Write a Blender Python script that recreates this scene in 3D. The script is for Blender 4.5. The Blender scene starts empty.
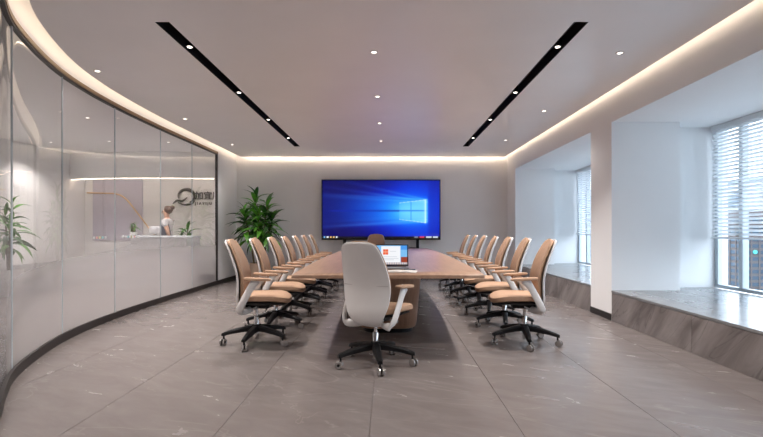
import bpy, bmesh, math, random
from mathutils import Vector, Matrix

# ------------------------------------------------------------------ camera, world, exposure
scene = bpy.context.scene
C = scene.collection
PI = math.pi
CAM_H = 1.15
H = 2.87            # finished ceiling height
YB = 11.17          # screen wall
XR = 2.84           # window-side wall plane
cam_data = bpy.data.cameras.new('camera')
cam = bpy.data.objects.new('camera', cam_data)
C.objects.link(cam)
cam.location = (0, 0, CAM_H)
cam.rotation_euler = (PI / 2, 0, 0)
cam_data.sensor_width = 36
cam_data.lens = 470 / 763 * 36
cam_data.shift_x = -6.5 / 763
cam_data.shift_y = 11.5 / 763
cam_data.clip_end = 3000
scene.camera = cam

world = bpy.data.worlds.new('world')
scene.world = world
world.use_nodes = True
bg = world.node_tree.nodes['Background']
bg.inputs['Color'].default_value = (0.82, 0.90, 1.0, 1)
bg.inputs['Strength'].default_value = 4.9

vs = scene.view_settings
vs.view_transform = 'Standard'
vs.look = 'None'
vs.gamma = 1
vs.exposure = 0.4
vs.use_curve_mapping = False

SLOT_SPOT_W = 180
DOWN_W = 26
FRONT_FILL_W = 110  # power of the added lamps near the camera
RECEPTION_W = 85
COVE = 5.5
COVE_COL = (1.0, 0.80, 0.61)
SPOT_COL = (1.0, 0.92, 0.87)


# ------------------------------------------------------------------ helpers: materials
def srgb(r, g, b):
    def f(c):
        c /= 255
        return c / 12.92 if c <= 0.04045 else ((c + 0.055) / 1.055) ** 2.4
    return (f(r), f(g), f(b), 1)


def new_mat(name):
    m = bpy.data.materials.new(name)
    m.use_nodes = True
    nt = m.node_tree
    return m, nt, nt.nodes['Principled BSDF'], nt.links


def mat(name, col, rough=0.5, metal=0.0, vary=0.06, scale=8.0, bump=0.0, bscale=60, coat=0.0, spec=0.5):
    """plain surface whose colour and relief wander a little with noise"""
    m, nt, p, L = new_mat(name)
    tc = nt.nodes.new('ShaderNodeTexCoord')
    n = nt.nodes.new('ShaderNodeTexNoise')
    n.inputs['Scale'].default_value = scale
    n.inputs['Detail'].default_value = 4
    L.new(tc.outputs['Object'], n.inputs['Vector'])
    r = nt.nodes.new('ShaderNodeValToRGB')
    r.color_ramp.elements[0].position = 0.3
    r.color_ramp.elements[1].position = 0.7
    r.color_ramp.elements[0].color = [c * (1 - vary) for c in col[:3]] + [1]
    r.color_ramp.elements[1].color = [min(1, c * (1 + vary)) for c in col[:3]] + [1]
    L.new(n.outputs['Fac'], r.inputs['Fac'])
    L.new(r.outputs['Color'], p.inputs['Base Color'])
    p.inputs['Roughness'].default_value = rough
    p.inputs['Metallic'].default_value = metal
    p.inputs['Coat Weight'].default_value = coat
    p.inputs['Specular IOR Level'].default_value = spec
    if bump:
        n2 = nt.nodes.new('ShaderNodeTexNoise')
        n2.inputs['Scale'].default_value = bscale
        L.new(tc.outputs['Object'], n2.inputs['Vector'])
        b = nt.nodes.new('ShaderNodeBump')
        b.inputs['Strength'].default_value = bump
        b.inputs['Distance'].default_value = 0.004
        L.new(n2.outputs['Fac'], b.inputs['Height'])
        L.new(b.outputs['Normal'], p.inputs['Normal'])
    return m


def emit(name, col, s):
    m, nt, p, L = new_mat(name)
    p.inputs['Base Color'].default_value = (0.05, 0.05, 0.05, 1)
    p.inputs['Emission Color'].default_value = (*col[:3], 1)
    p.inputs['Emission Strength'].default_value = s
    return m


def stone(name, base, dark, vein, rough, rot=(0, 0, 0), stretch=(1, 1, 1), vscale=1.2, cloud=1.6, vein_amt=0.5, spec=0.5, vein_w=0.014):
    m, nt, p, L = new_mat(name)
    g = nt.nodes.new('ShaderNodeNewGeometry')
    oi = nt.nodes.new('ShaderNodeObjectInfo')
    mul = nt.nodes.new('ShaderNodeMath'); mul.operation = 'MULTIPLY'
    mul.inputs[1].default_value = 37.0
    L.new(oi.outputs['Random'], mul.inputs[0])
    add = nt.nodes.new('ShaderNodeVectorMath'); add.operation = 'ADD'
    L.new(g.outputs['Position'], add.inputs[0])
    L.new(mul.outputs[0], add.inputs[1])
    mr0 = nt.nodes.new('ShaderNodeMapping')
    mr0.inputs['Rotation'].default_value = rot
    L.new(add.outputs[0], mr0.inputs['Vector'])
    mp = nt.nodes.new('ShaderNodeMapping')
    mp.inputs['Scale'].default_value = stretch
    L.new(mr0.outputs[0], mp.inputs['Vector'])
    n = nt.nodes.new('ShaderNodeTexNoise')
    n.inputs['Scale'].default_value = cloud
    n.inputs['Detail'].default_value = 8
    n.inputs['Roughness'].default_value = 0.62
    n.inputs['Distortion'].default_value = 0.5
    L.new(mp.outputs[0], n.inputs['Vector'])
    r = nt.nodes.new('ShaderNodeValToRGB')
    r.color_ramp.elements[0].position = 0.36
    r.color_ramp.elements[1].position = 0.64
    r.color_ramp.elements[0].color = dark
    r.color_ramp.elements[1].color = base
    L.new(n.outputs['Fac'], r.inputs['Fac'])
    # thin veins: the zero line of a distorted noise
    v = nt.nodes.new('ShaderNodeTexNoise')
    v.inputs['Scale'].default_value = vscale
    v.inputs['Detail'].default_value = 5
    v.inputs['Distortion'].default_value = 1.2
    L.new(mp.outputs[0], v.inputs['Vector'])
    s = nt.nodes.new('ShaderNodeMath'); s.operation = 'SUBTRACT'; s.inputs[1].default_value = 0.5
    L.new(v.outputs['Fac'], s.inputs[0])
    a = nt.nodes.new('ShaderNodeMath'); a.operation = 'ABSOLUTE'
    L.new(s.outputs[0], a.inputs[0])
    mr = nt.nodes.new('ShaderNodeMapRange')
    mr.inputs['From Min'].default_value = 0.0
    mr.inputs['From Max'].default_value = vein_w
    mr.inputs['To Min'].default_value = vein_amt
    mr.inputs['To Max'].default_value = 0.0
    L.new(a.outputs[0], mr.inputs['Value'])
    mx = nt.nodes.new('ShaderNodeMix'); mx.data_type = 'RGBA'
    L.new(mr.outputs[0], mx.inputs['Factor'])
    L.new(r.outputs['Color'], mx.inputs['A'])
    mx.inputs['B'].default_value = vein
    L.new(mx.outputs['Result'], p.inputs['Base Color'])
    rr = nt.nodes.new('ShaderNodeMapRange')
    rr.inputs['To Min'].default_value = rough * 0.8
    rr.inputs['To Max'].default_value = rough * 1.25
    L.new(n.outputs['Fac'], rr.inputs['Value'])
    L.new(rr.outputs[0], p.inputs['Roughness'])
    p.inputs['Specular IOR Level'].default_value = spec
    return m


def wood(name, c1, c2, rough, stretch, scale=6.0):
    m, nt, p, L = new_mat(name)
    tc = nt.nodes.new('ShaderNodeTexCoord')
    mp = nt.nodes.new('ShaderNodeMapping')
    mp.inputs['Scale'].default_value = stretch
    L.new(tc.outputs['Object'], mp.inputs['Vector'])
    n = nt.nodes.new('ShaderNodeTexNoise')
    n.inputs['Scale'].default_value = scale
    n.inputs['Detail'].default_value = 6
    n.inputs['Roughness'].default_value = 0.65
    L.new(mp.outputs[0], n.inputs['Vector'])
    r = nt.nodes.new('ShaderNodeValToRGB')
    r.color_ramp.elements[0].position = 0.32
    r.color_ramp.elements[1].position = 0.68
    r.color_ramp.elements[0].color = c1
    r.color_ramp.elements[1].color = c2
    L.new(n.outputs['Fac'], r.inputs['Fac'])
    L.new(r.outputs['Color'], p.inputs['Base Color'])
    p.inputs['Roughness'].default_value = rough
    return m


def glass_mat(name, tint, frost=None, ior=1.45):
    """thin architectural glass: clear tint + fresnel reflection; frost = (low_z, high_z, low_amount, high_amount, colour) is a milky
    graduated film that thins out with height"""
    m = bpy.data.materials.new(name)
    m.use_nodes = True
    nt = m.node_tree; L = nt.links
    nt.nodes.clear()
    out = nt.nodes.new('ShaderNodeOutputMaterial')
    tr = nt.nodes.new('ShaderNodeBsdfTransparent'); tr.inputs['Color'].default_value = tint
    gl = nt.nodes.new('ShaderNodeBsdfGlossy'); gl.inputs['Roughness'].default_value = 0.0
    # Schlick reflectance of a thin pane, the same from either side
    gm = nt.nodes.new('ShaderNodeNewGeometry')
    dt = nt.nodes.new('ShaderNodeVectorMath'); dt.operation = 'DOT_PRODUCT'
    L.new(gm.outputs['Normal'], dt.inputs[0]); L.new(gm.outputs['Incoming'], dt.inputs[1])
    ab = nt.nodes.new('ShaderNodeMath'); ab.operation = 'ABSOLUTE'
    L.new(dt.outputs['Value'], ab.inputs[0])
    om = nt.nodes.new('ShaderNodeMath'); om.operation = 'SUBTRACT'; om.inputs[0].default_value = 1.0
    L.new(ab.outputs[0], om.inputs[1])
    pw = nt.nodes.new('ShaderNodeMath'); pw.operation = 'POWER'; pw.inputs[1].default_value = 5.0
    L.new(om.outputs[0], pw.inputs[0])
    f0 = 2 * ((ior - 1) / (ior + 1)) ** 2
    fr = nt.nodes.new('ShaderNodeMapRange')
    fr.inputs['To Min'].default_value = f0
    fr.inputs['To Max'].default_value = 1.0
    L.new(pw.outputs[0], fr.inputs['Value'])
    base = tr
    if frost:
        z0, z1, a0, a1, col = frost
        g = nt.nodes.new('ShaderNodeNewGeometry')
        sp = nt.nodes.new('ShaderNodeSeparateXYZ')
        L.new(g.outputs['Position'], sp.inputs[0])
        mr = nt.nodes.new('ShaderNodeMapRange'); mr.interpolation_type = 'SMOOTHSTEP'
        mr.inputs['From Min'].default_value = z0
        mr.inputs['From Max'].default_value = z1
        mr.inputs['To Min'].default_value = a0
        mr.inputs['To Max'].default_value = a1
        L.new(sp.outputs['Z'], mr.inputs['Value'])
        df = nt.nodes.new('ShaderNodeBsdfDiffuse'); df.inputs['Color'].default_value = col
        tl = nt.nodes.new('ShaderNodeBsdfTranslucent'); tl.inputs['Color'].default_value = col
        dm = nt.nodes.new('ShaderNodeMixShader'); dm.inputs[0].default_value = 0.45
        L.new(df.outputs[0], dm.inputs[1]); L.new(tl.outputs[0], dm.inputs[2])
        mx = nt.nodes.new('ShaderNodeMixShader')
        L.new(mr.outputs[0], mx.inputs[0])
        L.new(tr.outputs[0], mx.inputs[1]); L.new(dm.outputs[0], mx.inputs[2])
        base = mx
    mix = nt.nodes.new('ShaderNodeMixShader')
    L.new(fr.outputs[0], mix.inputs[0])
    L.new(base.outputs[0], mix.inputs[1]); L.new(gl.outputs[0], mix.inputs[2])
    L.new(mix.outputs[0], out.inputs['Surface'])
    return m


def picture_mat(name, strength):
    """a lit display: the picture is a colour attribute on the screen mesh"""
    m, nt, p, L = new_mat(name)
    at = nt.nodes.new('ShaderNodeAttribute'); at.attribute_name = 'picture'
    p.inputs['Base Color'].default_value = (0.01, 0.01, 0.01, 1)
    p.inputs['Roughness'].default_value = 0.25
    L.new(at.outputs['Color'], p.inputs['Emission Color'])
    p.inputs['Emission Strength'].default_value = strength
    return m


M = {}
M['ceiling'] = mat('ceiling_paint', (0.88, 0.86, 0.87), 0.33, vary=0.015, scale=2)
M['wall'] = mat('wall_paint', (0.90, 0.89, 0.885), 0.75, vary=0.015, scale=2)
M['white_wall'] = mat('white_wall_paint', (0.88, 0.885, 0.89), 0.7, vary=0.01, scale=2)
M['slot'] = mat('black_slot', (0.006, 0.006, 0.008), 0.5)
M['skirting'] = mat('black_skirting', (0.02, 0.016, 0.015), 0.45)
M['bronze'] = mat('bronze_rail', (0.25, 0.16, 0.09), 0.35, 0.7)
M['led'] = emit('warm_led', COVE_COL, COVE)
M['led_back'] = emit('warm_led_wide', COVE_COL, COVE * 3.2)
M['lens'] = emit('downlight_lens', (1, 0.9, 0.8), 5)
M['trimring'] = mat('white_ring', (0.75, 0.72, 0.70), 0.4)
M['tile'] = stone('floor_stone', (0.200, 0.177, 0.171, 1), (0.168, 0.147, 0.141, 1), (0.33, 0.305, 0.29, 1), 0.25,
                  rot=(0, 0, 0.5), stretch=(1.0, 2.6, 1), vscale=0.55, cloud=2.6, vein_amt=0.26, vein_w=0.006)
M['screed'] = mat('floor_grout', (0.13, 0.11, 0.10), 0.8)
M['marble'] = stone('bench_marble', (0.30, 0.27, 0.262, 1), (0.115, 0.098, 0.095, 1), (0.06, 0.05, 0.05, 1), 0.35,
                    rot=(math.radians(45), 0, 0), stretch=(1, 0.5, 2.4), vscale=1.1, cloud=1.5, vein_amt=0.6)
M['bench_top_daylit'] = stone('bench_stone_daylit', (0.27, 0.275, 0.28, 1), (0.21, 0.215, 0.22, 1), (0.16, 0.16, 0.17, 1), 0.22,  # same stone as the front, window light put into its paler, bluer colour
                       stretch=(1, 0.6, 1), vscale=0.8, cloud=1.6, vein_amt=0.3)
M['glass'] = glass_mat('partition_glass', (0.95, 0.95, 0.955, 1), (0.45, 1.3, 0.58, 0.07, (0.74, 0.71, 0.72, 1)), 1.42)
M['clear_glass'] = glass_mat('window_glass', (0.86, 0.93, 0.97, 1), None, 1.4)
M['edge'] = mat('glass_edge', (0.55, 0.62, 0.66), 0.2)
M['alu'] = mat('grey_blue_aluminium', (0.46, 0.52, 0.57), 0.4, 0.2)
M['blind'] = mat('white_blind', (0.86, 0.87, 0.88), 0.5, vary=0.02)
_nt = M['blind'].node_tree                      # thin slats let some daylight through
_tl = _nt.nodes.new('ShaderNodeBsdfTranslucent'); _tl.inputs['Color'].default_value = (0.86, 0.89, 0.92, 1)
_mx = _nt.nodes.new('ShaderNodeMixShader'); _mx.inputs[0].default_value = 0.3
_out = [n for n in _nt.nodes if n.type == 'OUTPUT_MATERIAL'][0]
_nt.links.new(_nt.nodes['Principled BSDF'].outputs[0], _mx.inputs[1]); _nt.links.new(_tl.outputs[0], _mx.inputs[2])
_nt.links.new(_mx.outputs[0], _out.inputs['Surface'])
M['oak_top'] = wood('table_oak_top', (0.31, 0.19, 0.125, 1), (0.42, 0.27, 0.185, 1), 0.34, (5, 0.35, 4))
M['oak_ped'] = wood('table_oak_pedestal', (0.27, 0.145, 0.09, 1), (0.38, 0.215, 0.14, 1), 0.4, (8, 8, 0.5))
M['black'] = mat('black_plastic', (0.006, 0.006, 0.007), 0.45, spec=0.25)
M['black_metal'] = mat('black_metal', (0.015, 0.015, 0.017), 0.35, 0.3)
M['chrome'] = mat('chrome', (0.62, 0.61, 0.61), 0.12, 1.0)
M['wheel'] = mat('caster_grey', (0.36, 0.34, 0.33), 0.2, 0.6)
M['tan'] = mat('tan_fabric', (0.43, 0.275, 0.18), 0.75, vary=0.05, scale=30, bump=0.25, bscale=400)
M['shell'] = mat('white_plastic_shell', (0.70, 0.68, 0.67), 0.38, vary=0.02)
M['seam'] = mat('shell_seam', (0.36, 0.33, 0.32), 0.6)
M['leaf'] = mat('leaf_green', (0.10, 0.33, 0.030), 0.36, vary=0.5, scale=3)
M['leaf_dark'] = mat('leaf_dark_green', (0.028, 0.11, 0.018), 0.4, vary=0.4, scale=3)
M['stem'] = mat('plant_stem', (0.16, 0.12, 0.06), 0.8, vary=0.3, scale=20, bump=0.4)
M['soil'] = mat('soil', (0.04, 0.028, 0.02), 0.95, vary=0.4, scale=40, bump=0.8)
M['pot'] = mat('beige_pot', (0.50, 0.36, 0.27), 0.6)
M['white_pot'] = mat('white_pot', (0.75, 0.73, 0.72), 0.4)
M['grey_metal'] = mat('grey_metal', (0.35, 0.35, 0.36), 0.35, 0.9)
M['paper'] = mat('white_paper', (0.80, 0.79, 0.77), 0.7)
M['brass'] = mat('brass_trim', (0.75, 0.50, 0.28), 0.3, 0.8)
M['desk'] = mat('white_counter', (0.72, 0.71, 0.72), 0.35)
M['counter_edge'] = mat('pale_counter_top', (0.80, 0.83, 0.87), 0.25)
M['lavender'] = mat('lavender_panel', (0.60, 0.57, 0.66), 0.5, vary=0.03)
M['sign'] = mat('dark_sign_metal', (0.05, 0.042, 0.034), 0.4, 0.4)
M['skin'] = mat('skin', (0.62, 0.36, 0.25), 0.5)
M['hair'] = mat('brown_hair', (0.09, 0.045, 0.025), 0.6, vary=0.3, scale=30)
M['shirt'] = mat('pale_grey_shirt', (0.62, 0.61, 0.61), 0.8, bump=0.2)
M['trousers'] = mat('dark_trousers', (0.05, 0.05, 0.07), 0.8)
M['folder'] = mat('slate_folder', (0.06, 0.08, 0.12), 0.5)


# ------------------------------------------------------------------ helpers: geometry
def add_box(bm, x0, x1, y0, y1, z0, z1, bev=0.0):
    r = bmesh.ops.create_cube(bm, size=1)
    for v in r['verts']:
        v.co = Vector(((x0 + x1) / 2 + v.co.x * (x1 - x0), (y0 + y1) / 2 + v.co.y * (y1 - y0), (z0 + z1) / 2 + v.co.z * (z1 - z0)))
    if bev:
        es = list({e for v in r['verts'] for e in v.link_edges})
        bmesh.ops.bevel(bm, geom=es, offset=bev, segments=2, affect='EDGES', profile=0.5)


def add_prism(bm, pts, z0, z1):
    """extrude a plan polygon (list of x, y, counter-clockwise) between two heights"""
    lo = [bm.verts.new((x, y, z0)) for x, y in pts]
    hi = [bm.verts.new((x, y, z1)) for x, y in pts]
    bm.faces.new(lo[::-1]); bm.faces.new(hi)
    n = len(pts)
    for i in range(n):
        j = (i + 1) % n
        bm.faces.new((lo[i], lo[j], hi[j], hi[i]))


def add_lathe(bm, prof, n=20, centre=(0, 0, 0), axis='z'):
    """prof: (radius, height) from bottom to top"""
    cx, cy, cz = centre
    rings = []
    for r, h in prof:
        ring = []
        for k in range(n):
            a = 2 * PI * k / n
            p = (r * math.cos(a), r * math.sin(a), h)
            if axis == 'x': p = (p[2], p[0], p[1])
            if axis == 'y': p = (p[1], p[2], p[0])
            ring.append(bm.verts.new((cx + p[0], cy + p[1], cz + p[2])))
        rings.append(ring)
    for a, b in zip(rings, rings[1:]):
        for k in range(n):
            bm.faces.new((a[k], a[(k + 1) % n], b[(k + 1) % n], b[k]))
    bm.faces.new(rings[0][::-1]); bm.faces.new(rings[-1])


def spline(P, n):
    """Catmull-Rom through the points P (tuples of any length), n samples a span"""
    out = []
    for i in range(len(P) - 1):
        p0, p1, p2, p3 = P[max(i - 1, 0)], P[i], P[i + 1], P[min(i + 2, len(P) - 1)]
        for k in range(n):
            t = k / n
            out.append(tuple(0.5 * (2 * b + (c - a) * t + (2 * a - 5 * b + 4 * c - d) * t * t + (3 * b - a - 3 * c + d) * t ** 3)
                             for a, b, c, d in zip(p0, p1, p2, p3)))
    out.append(tuple(P[-1]))
    return out


def add_tube(bm, pts, rad, n=10, side=None, flat=1.0):
    """sweep along pts; rad a number or a list; flat scales the section across 'side'"""
    pts = [Vector(p) for p in pts]
    if not isinstance(rad, (list, tuple)): rad = [rad] * len(pts)
    rings = []
    ref = Vector(side) if side else None
    for i, p in enumerate(pts):
        t = (pts[min(i + 1, len(pts) - 1)] - pts[max(i - 1, 0)]).normalized()
        u = ref if ref else (Vector((0, 0, 1)) if abs(t.z) < 0.9 else Vector((1, 0, 0)))
        u = (u - t * u.dot(t)).normalized()
        w = t.cross(u)
        rings.append([bm.verts.new(p + (u * math.cos(2 * PI * k / n) * flat + w * math.sin(2 * PI * k / n)) * rad[i]) for k in range(n)])
    for a, b in zip(rings, rings[1:]):
        for k in range(n):
            bm.faces.new((a[k], a[(k + 1) % n], b[(k + 1) % n], b[k]))
    bm.faces.new(rings[0][::-1]); bm.faces.new(rings[-1])


def add_sheet(bm, rows, th, nu=12):
    """curved panel: rows of (y, z, half_width, edge_forward); th its thickness"""
    F, B = [], []
    for i, (y, z, hw, cv) in enumerate(rows):
        a, b = rows[max(i - 1, 0)], rows[min(i + 1, len(rows) - 1)]
        ty, tz = b[0] - a[0], b[1] - a[1]
        l = math.hypot(ty, tz) or 1
        ny, nz = tz / l, -ty / l
        f, k = [], []
        for j in range(nu + 1):
            u = -1 + 2 * j / nu
            t = th * (1 - 0.55 * u ** 4) / 2
            off = cv * u * u
            f.append(bm.verts.new((hw * u, y + ny * (off + t), z + nz * (off + t))))
            k.append(bm.verts.new((hw * u, y + ny * (off - t), z + nz * (off - t))))
        F.append(f); B.append(k)
    for i in range(len(rows) - 1):
        for j in range(nu):
            bm.faces.new((F[i][j], F[i][j + 1], F[i + 1][j + 1], F[i + 1][j]))
            bm.faces.new((B[i][j + 1], B[i][j], B[i + 1][j], B[i + 1][j + 1]))
        bm.faces.new((F[i][0], F[i + 1][0], B[i + 1][0], B[i][0]))
        bm.faces.new((F[i + 1][nu], F[i][nu], B[i][nu], B[i + 1][nu]))
    for r, s in ((0, 1), (-1, -1)):
        for j in range(nu):
            q = (F[r][j], F[r][j + 1], B[r][j + 1], B[r][j])
            bm.faces.new(q if s < 0 else q[::-1])


def mesh_of(name, bm, m, smooth=True, angle=38):
    bmesh.ops.recalc_face_normals(bm, faces=bm.faces)
    me = bpy.data.meshes.new(name)
    bm.to_mesh(me); bm.free()
    me.materials.append(m)
    if smooth:
        me.polygons.foreach_set('use_smooth', [True] * len(me.polygons))
        me.set_sharp_from_angle(angle=math.radians(angle))
    return me


def link(name, me, parent=None, loc=(0, 0, 0), rot=(0, 0, 0), scale=(1, 1, 1)):
    o = bpy.data.objects.new(name, me)
    C.objects.link(o)
    o.parent = parent
    o.location = loc; o.rotation_euler = rot; o.scale = scale
    return o


def obj(name, bm, m, parent=None, smooth=True, angle=38, **kw):
    return link(name, mesh_of(name, bm, m, smooth, angle), parent, **kw)


def box(name, m, parent, x0, x1, y0, y1, z0, z1, bev=0.0, **kw):
    """a bevelled box as one object, its origin at the middle of its base"""
    bm = bmesh.new()
    cx, cy = (x0 + x1) / 2, (y0 + y1) / 2
    add_box(bm, x0 - cx, x1 - cx, y0 - cy, y1 - cy, 0, z1 - z0, bev)
    return obj(name, bm, m, parent, loc=(cx, cy, z0), **kw)


def tag(o, label, cat, group=None):
    o['label'] = label; o['category'] = cat
    if group: o['group'] = group
    return o


def thing(name, label, cat, loc=(0, 0, 0), rz=0.0, group=None):
    o = bpy.data.objects.new(name, None)
    C.objects.link(o)
    o.empty_display_size = 0.2
    o.location = loc; o.rotation_euler = (0, 0, rz)
    return tag(o, label, cat, group)


def struct(o):
    o['kind'] = 'structure'
    return o


# ------------------------------------------------------------------ plan of the curved glass partition (x as a function of y)
CTRL = [(YB + 0.1, -3.6), (9.9, -3.6), (8.7, -3.6), (7.5, -3.6), (6.6, -3.575), (5.94, -3.53), (5.5, -3.48), (4.9, -3.37), (4.29, -3.18),
        (3.65, -2.91), (3.19, -2.62), (2.85, -2.38), (2.45, -2.18), (2.0, -2.10), (1.3, -2.09), (0.0, -2.09), (-3.0, -2.09)]
CURVE = [Vector((x, y)) for y, x in spline(CTRL, 8)]      # from the screen wall towards the camera


def xcurve(y):
    for a, b in zip(CURVE, CURVE[1:]):
        if b.y <= y <= a.y:
            t = (a.y - y) / max(1e-6, a.y - b.y)
            return a.x + (b.x - a.x) * t
    return CURVE[-1].x if y < CURVE[-1].y else CURVE[0].x


def curve_between(y_hi, y_lo):
    pts = [Vector((xcurve(y_hi), y_hi))] + [p for p in CURVE if y_lo + 0.01 < p.y < y_hi - 0.01] + [Vector((xcurve(y_lo), y_lo))]
    return pts


def offset_pts(pts, d):
    """shift a plan polyline sideways; positive is into the meeting room"""
    out = []
    for i, p in enumerate(pts):
        t = (pts[min(i + 1, len(pts) - 1)] - pts[max(i - 1, 0)]).normalized()
        out.append(p + Vector((-t.y, t.x)) * d)
    return out


def curved_wall(bm, y_hi, y_lo, d0, d1, z0, z1):
    pts = curve_between(y_hi, y_lo)
    a, b = offset_pts(pts, d0), offset_pts(pts, d1)
    n = len(pts)
    q = [[bm.verts.new((p.x, p.y, z)) for p in L_] for L_ in (a, b) for z in (z0, z1)]   # a0 a1 b0 b1
    a0, a1, b0, b1 = q
    for i in range(n - 1):
        bm.faces.new((a0[i], a0[i + 1], a1[i + 1], a1[i]))
        bm.faces.new((b0[i], b1[i], b1[i + 1], b0[i + 1]))
        bm.faces.new((a1[i], a1[i + 1], b1[i + 1], b1[i]))
        bm.faces.new((a0[i], b0[i], b0[i + 1], a0[i + 1]))
    for i in (0, n - 1):
        bm.faces.new((a0[i], a1[i], b1[i], b0[i]))


# ------------------------------------------------------------------ floor
bm = bmesh.new()
add_box(bm, -9.2, 4.6, -3.2, 11.6, -0.15, -0.004)
floor = struct(obj('floor', bm, M['screed'], smooth=False))
TW, TL, GAP = 0.867, 2.4, 0.0028
tile_me = {}
for i in range(-10, 5):
    x0 = -0.105 + i * TW
    x1 = min(x0 + TW, XR + 0.02)
    if x0 > XR: continue
    for j in range(-5, 5):
        y0 = 4.43 + (j) * TL
        y1 = min(y0 + TL, YB)
        if y1 <= y0 or y0 < -3.5: continue
        key = (round(x1 - x0, 3), round(y1 - y0, 3))
        if key not in tile_me:
            bm = bmesh.new()
            add_box(bm, GAP / 2, x1 - x0 - GAP / 2, GAP / 2, y1 - y0 - GAP / 2, -0.02, 0.0, 0.0012)
            tile_me[key] = mesh_of('tile', bm, M['tile'], False)
        link('tile', tile_me[key], floor, (x0, y0, 0))

# ------------------------------------------------------------------ ceiling with two black slots
SL, SR = (-1.93, -1.81), (1.538, 1.66)
SY = (3.886, 9.68)
CEIL_Y1 = YB - 0.11
CEIL_X1 = XR - 0.095
bm = bmesh.new()
edge = [p for p in offset_pts(curve_between(CEIL_Y1, -2.9), 0.13)]
add_prism(bm, [(p.x, p.y) for p in edge] + [(SL[0], -2.9), (SL[0], CEIL_Y1)], H, H + 0.03)
y_near = -2.9
add_box(bm, SL[0], SL[1], y_near, SY[0], H, H + 0.03)
add_box(bm, SL[0], SL[1], SY[1], CEIL_Y1, H, H + 0.03)
add_box(bm, SL[1], SR[0], y_near, CEIL_Y1, H, H + 0.03)
add_box(bm, SR[0], SR[1], y_near, SY[0], H, H + 0.03)
add_box(bm, SR[0], SR[1], SY[1], CEIL_Y1, H, H + 0.03)
add_box(bm, SR[1], CEIL_X1, y_near, CEIL_Y1, H, H + 0.03)
ceiling = struct(obj('ceiling', bm, M['ceiling'], smooth=False))
bm = bmesh.new()
add_box(bm, -4.0, XR + 0.3, -3.1, YB + 0.3, 3.12, 3.22)
obj('soffit_slab', bm, M['wall'], ceiling, smooth=False)
for k, s in enumerate((SL, SR)):
    bm = bmesh.new()
    e = 0.004
    add_box(bm, s[0], s[0] + e, SY[0], SY[1], H + 0.001, H + 0.11)
    add_box(bm, s[1] - e, s[1], SY[0], SY[1], H + 0.001, H + 0.11)
    add_box(bm, s[0], s[1], SY[0], SY[0] + e, H + 0.001, H + 0.11)
    add_box(bm, s[0], s[1], SY[1] - e, SY[1], H + 0.001, H + 0.11)
    add_box(bm, s[0], s[1], SY[0], SY[1], H + 0.11, H + 0.114)
    o = struct(obj('trim_%d' % (k + 1), bm, M['slot'], smooth=False))

# cove strips on the rim of the ceiling slab, facing the walls
bm = bmesh.new()
x = CEIL_X1 - 0.008
vsq = [bm.verts.new(p) for p in ((x, -2.8, H + 0.034), (x, CEIL_Y1 - 0.03, H + 0.034), (x, CEIL_Y1 - 0.03, H + 0.06), (x, -2.8, H + 0.06))]
bm.faces.new(vsq)
add_box(bm, x - 0.012, x - 0.001, -2.8, CEIL_Y1 - 0.03, H + 0.0305, H + 0.062)
tag(obj('cove_light', bm, M['led'], smooth=False), 'warm hidden light strip in the ceiling cove along the window wall', 'cove light')
bm = bmesh.new()
add_box(bm, -3.35, CEIL_X1 - 0.03, CEIL_Y1 - 0.02, CEIL_Y1 - 0.008, H + 0.0305, H + 0.062)
tag(obj('cove_light', bm, M['led_back'], smooth=False), 'warm hidden light strip in the ceiling cove above the big screen', 'cove light')
bm = bmesh.new()
curved_wall(bm, CEIL_Y1 - 0.03, -2.8, 0.138, 0.150, H + 0.0305, H + 0.062)
tag(obj('cove_light', bm, M['led'], smooth=False), 'warm hidden light strip in the curved ceiling cove above the glass partition', 'cove light')

# ------------------------------------------------------------------ walls
bm = bmesh.new()
add_box(bm, -3.75, XR + 0.2, YB, YB + 0.15, -0.1, 3.12)
struct(obj('wall_back', bm, M['wall'], smooth=False))
bm = bmesh.new()
add_box(bm, -9, 4.6, -3.15, -3.0, -0.1, 3.2)
struct(obj('wall_front', bm, M['wall'], smooth=False))

# window side: pillar, bay end walls and the bulkhead over the bays
BAY_Z = 2.52
bm = bmesh.new()
add_box(bm, XR, 3.71, 5.97, 6.58, -0.1, BAY_Z)
add_box(bm, 3.71, 4.55, 6.29, 6.50, -0.1, BAY_Z)
add_box(bm, XR, 3.71, 10.48, 11.32, -0.1, BAY_Z)
add_box(bm, 3.71, 4.55, 10.8, 11.32, -0.1, BAY_Z)
add_box(bm, XR, 4.55, -3.15, 0.3, -0.1, BAY_Z)
add_box(bm, XR, 4.55, -3.15, 11.32, BAY_Z, 3.12)
add_box(bm, 4.34, 4.55, 0.3, 10.8, -0.1, 0.355)
struct(obj('wall_right', bm, M['white_wall'], smooth=False))
bm = bmesh.new()
for y0, y1 in ((5.97, 6.58), (10.48, YB - 0.02), (-3, 0.3)):
    add_box(bm, XR - 0.012, XR - 0.001, y0 + 0.002, y1 - 0.002, 0.001, 0.085)
    add_box(bm, XR - 0.016, XR - 0.0125, y0 + 0.002, y1 - 0.002, 0.04, 0.05)
struct(obj('baseboard_right', bm, M['skirting'], smooth=False))
bm = bmesh.new()
add_box(bm, -3.55, XR - 0.03, YB - 0.013, YB - 0.001, 0.001, 0.085)
struct(obj('baseboard_back', bm, M['skirting'], smooth=False))

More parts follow.
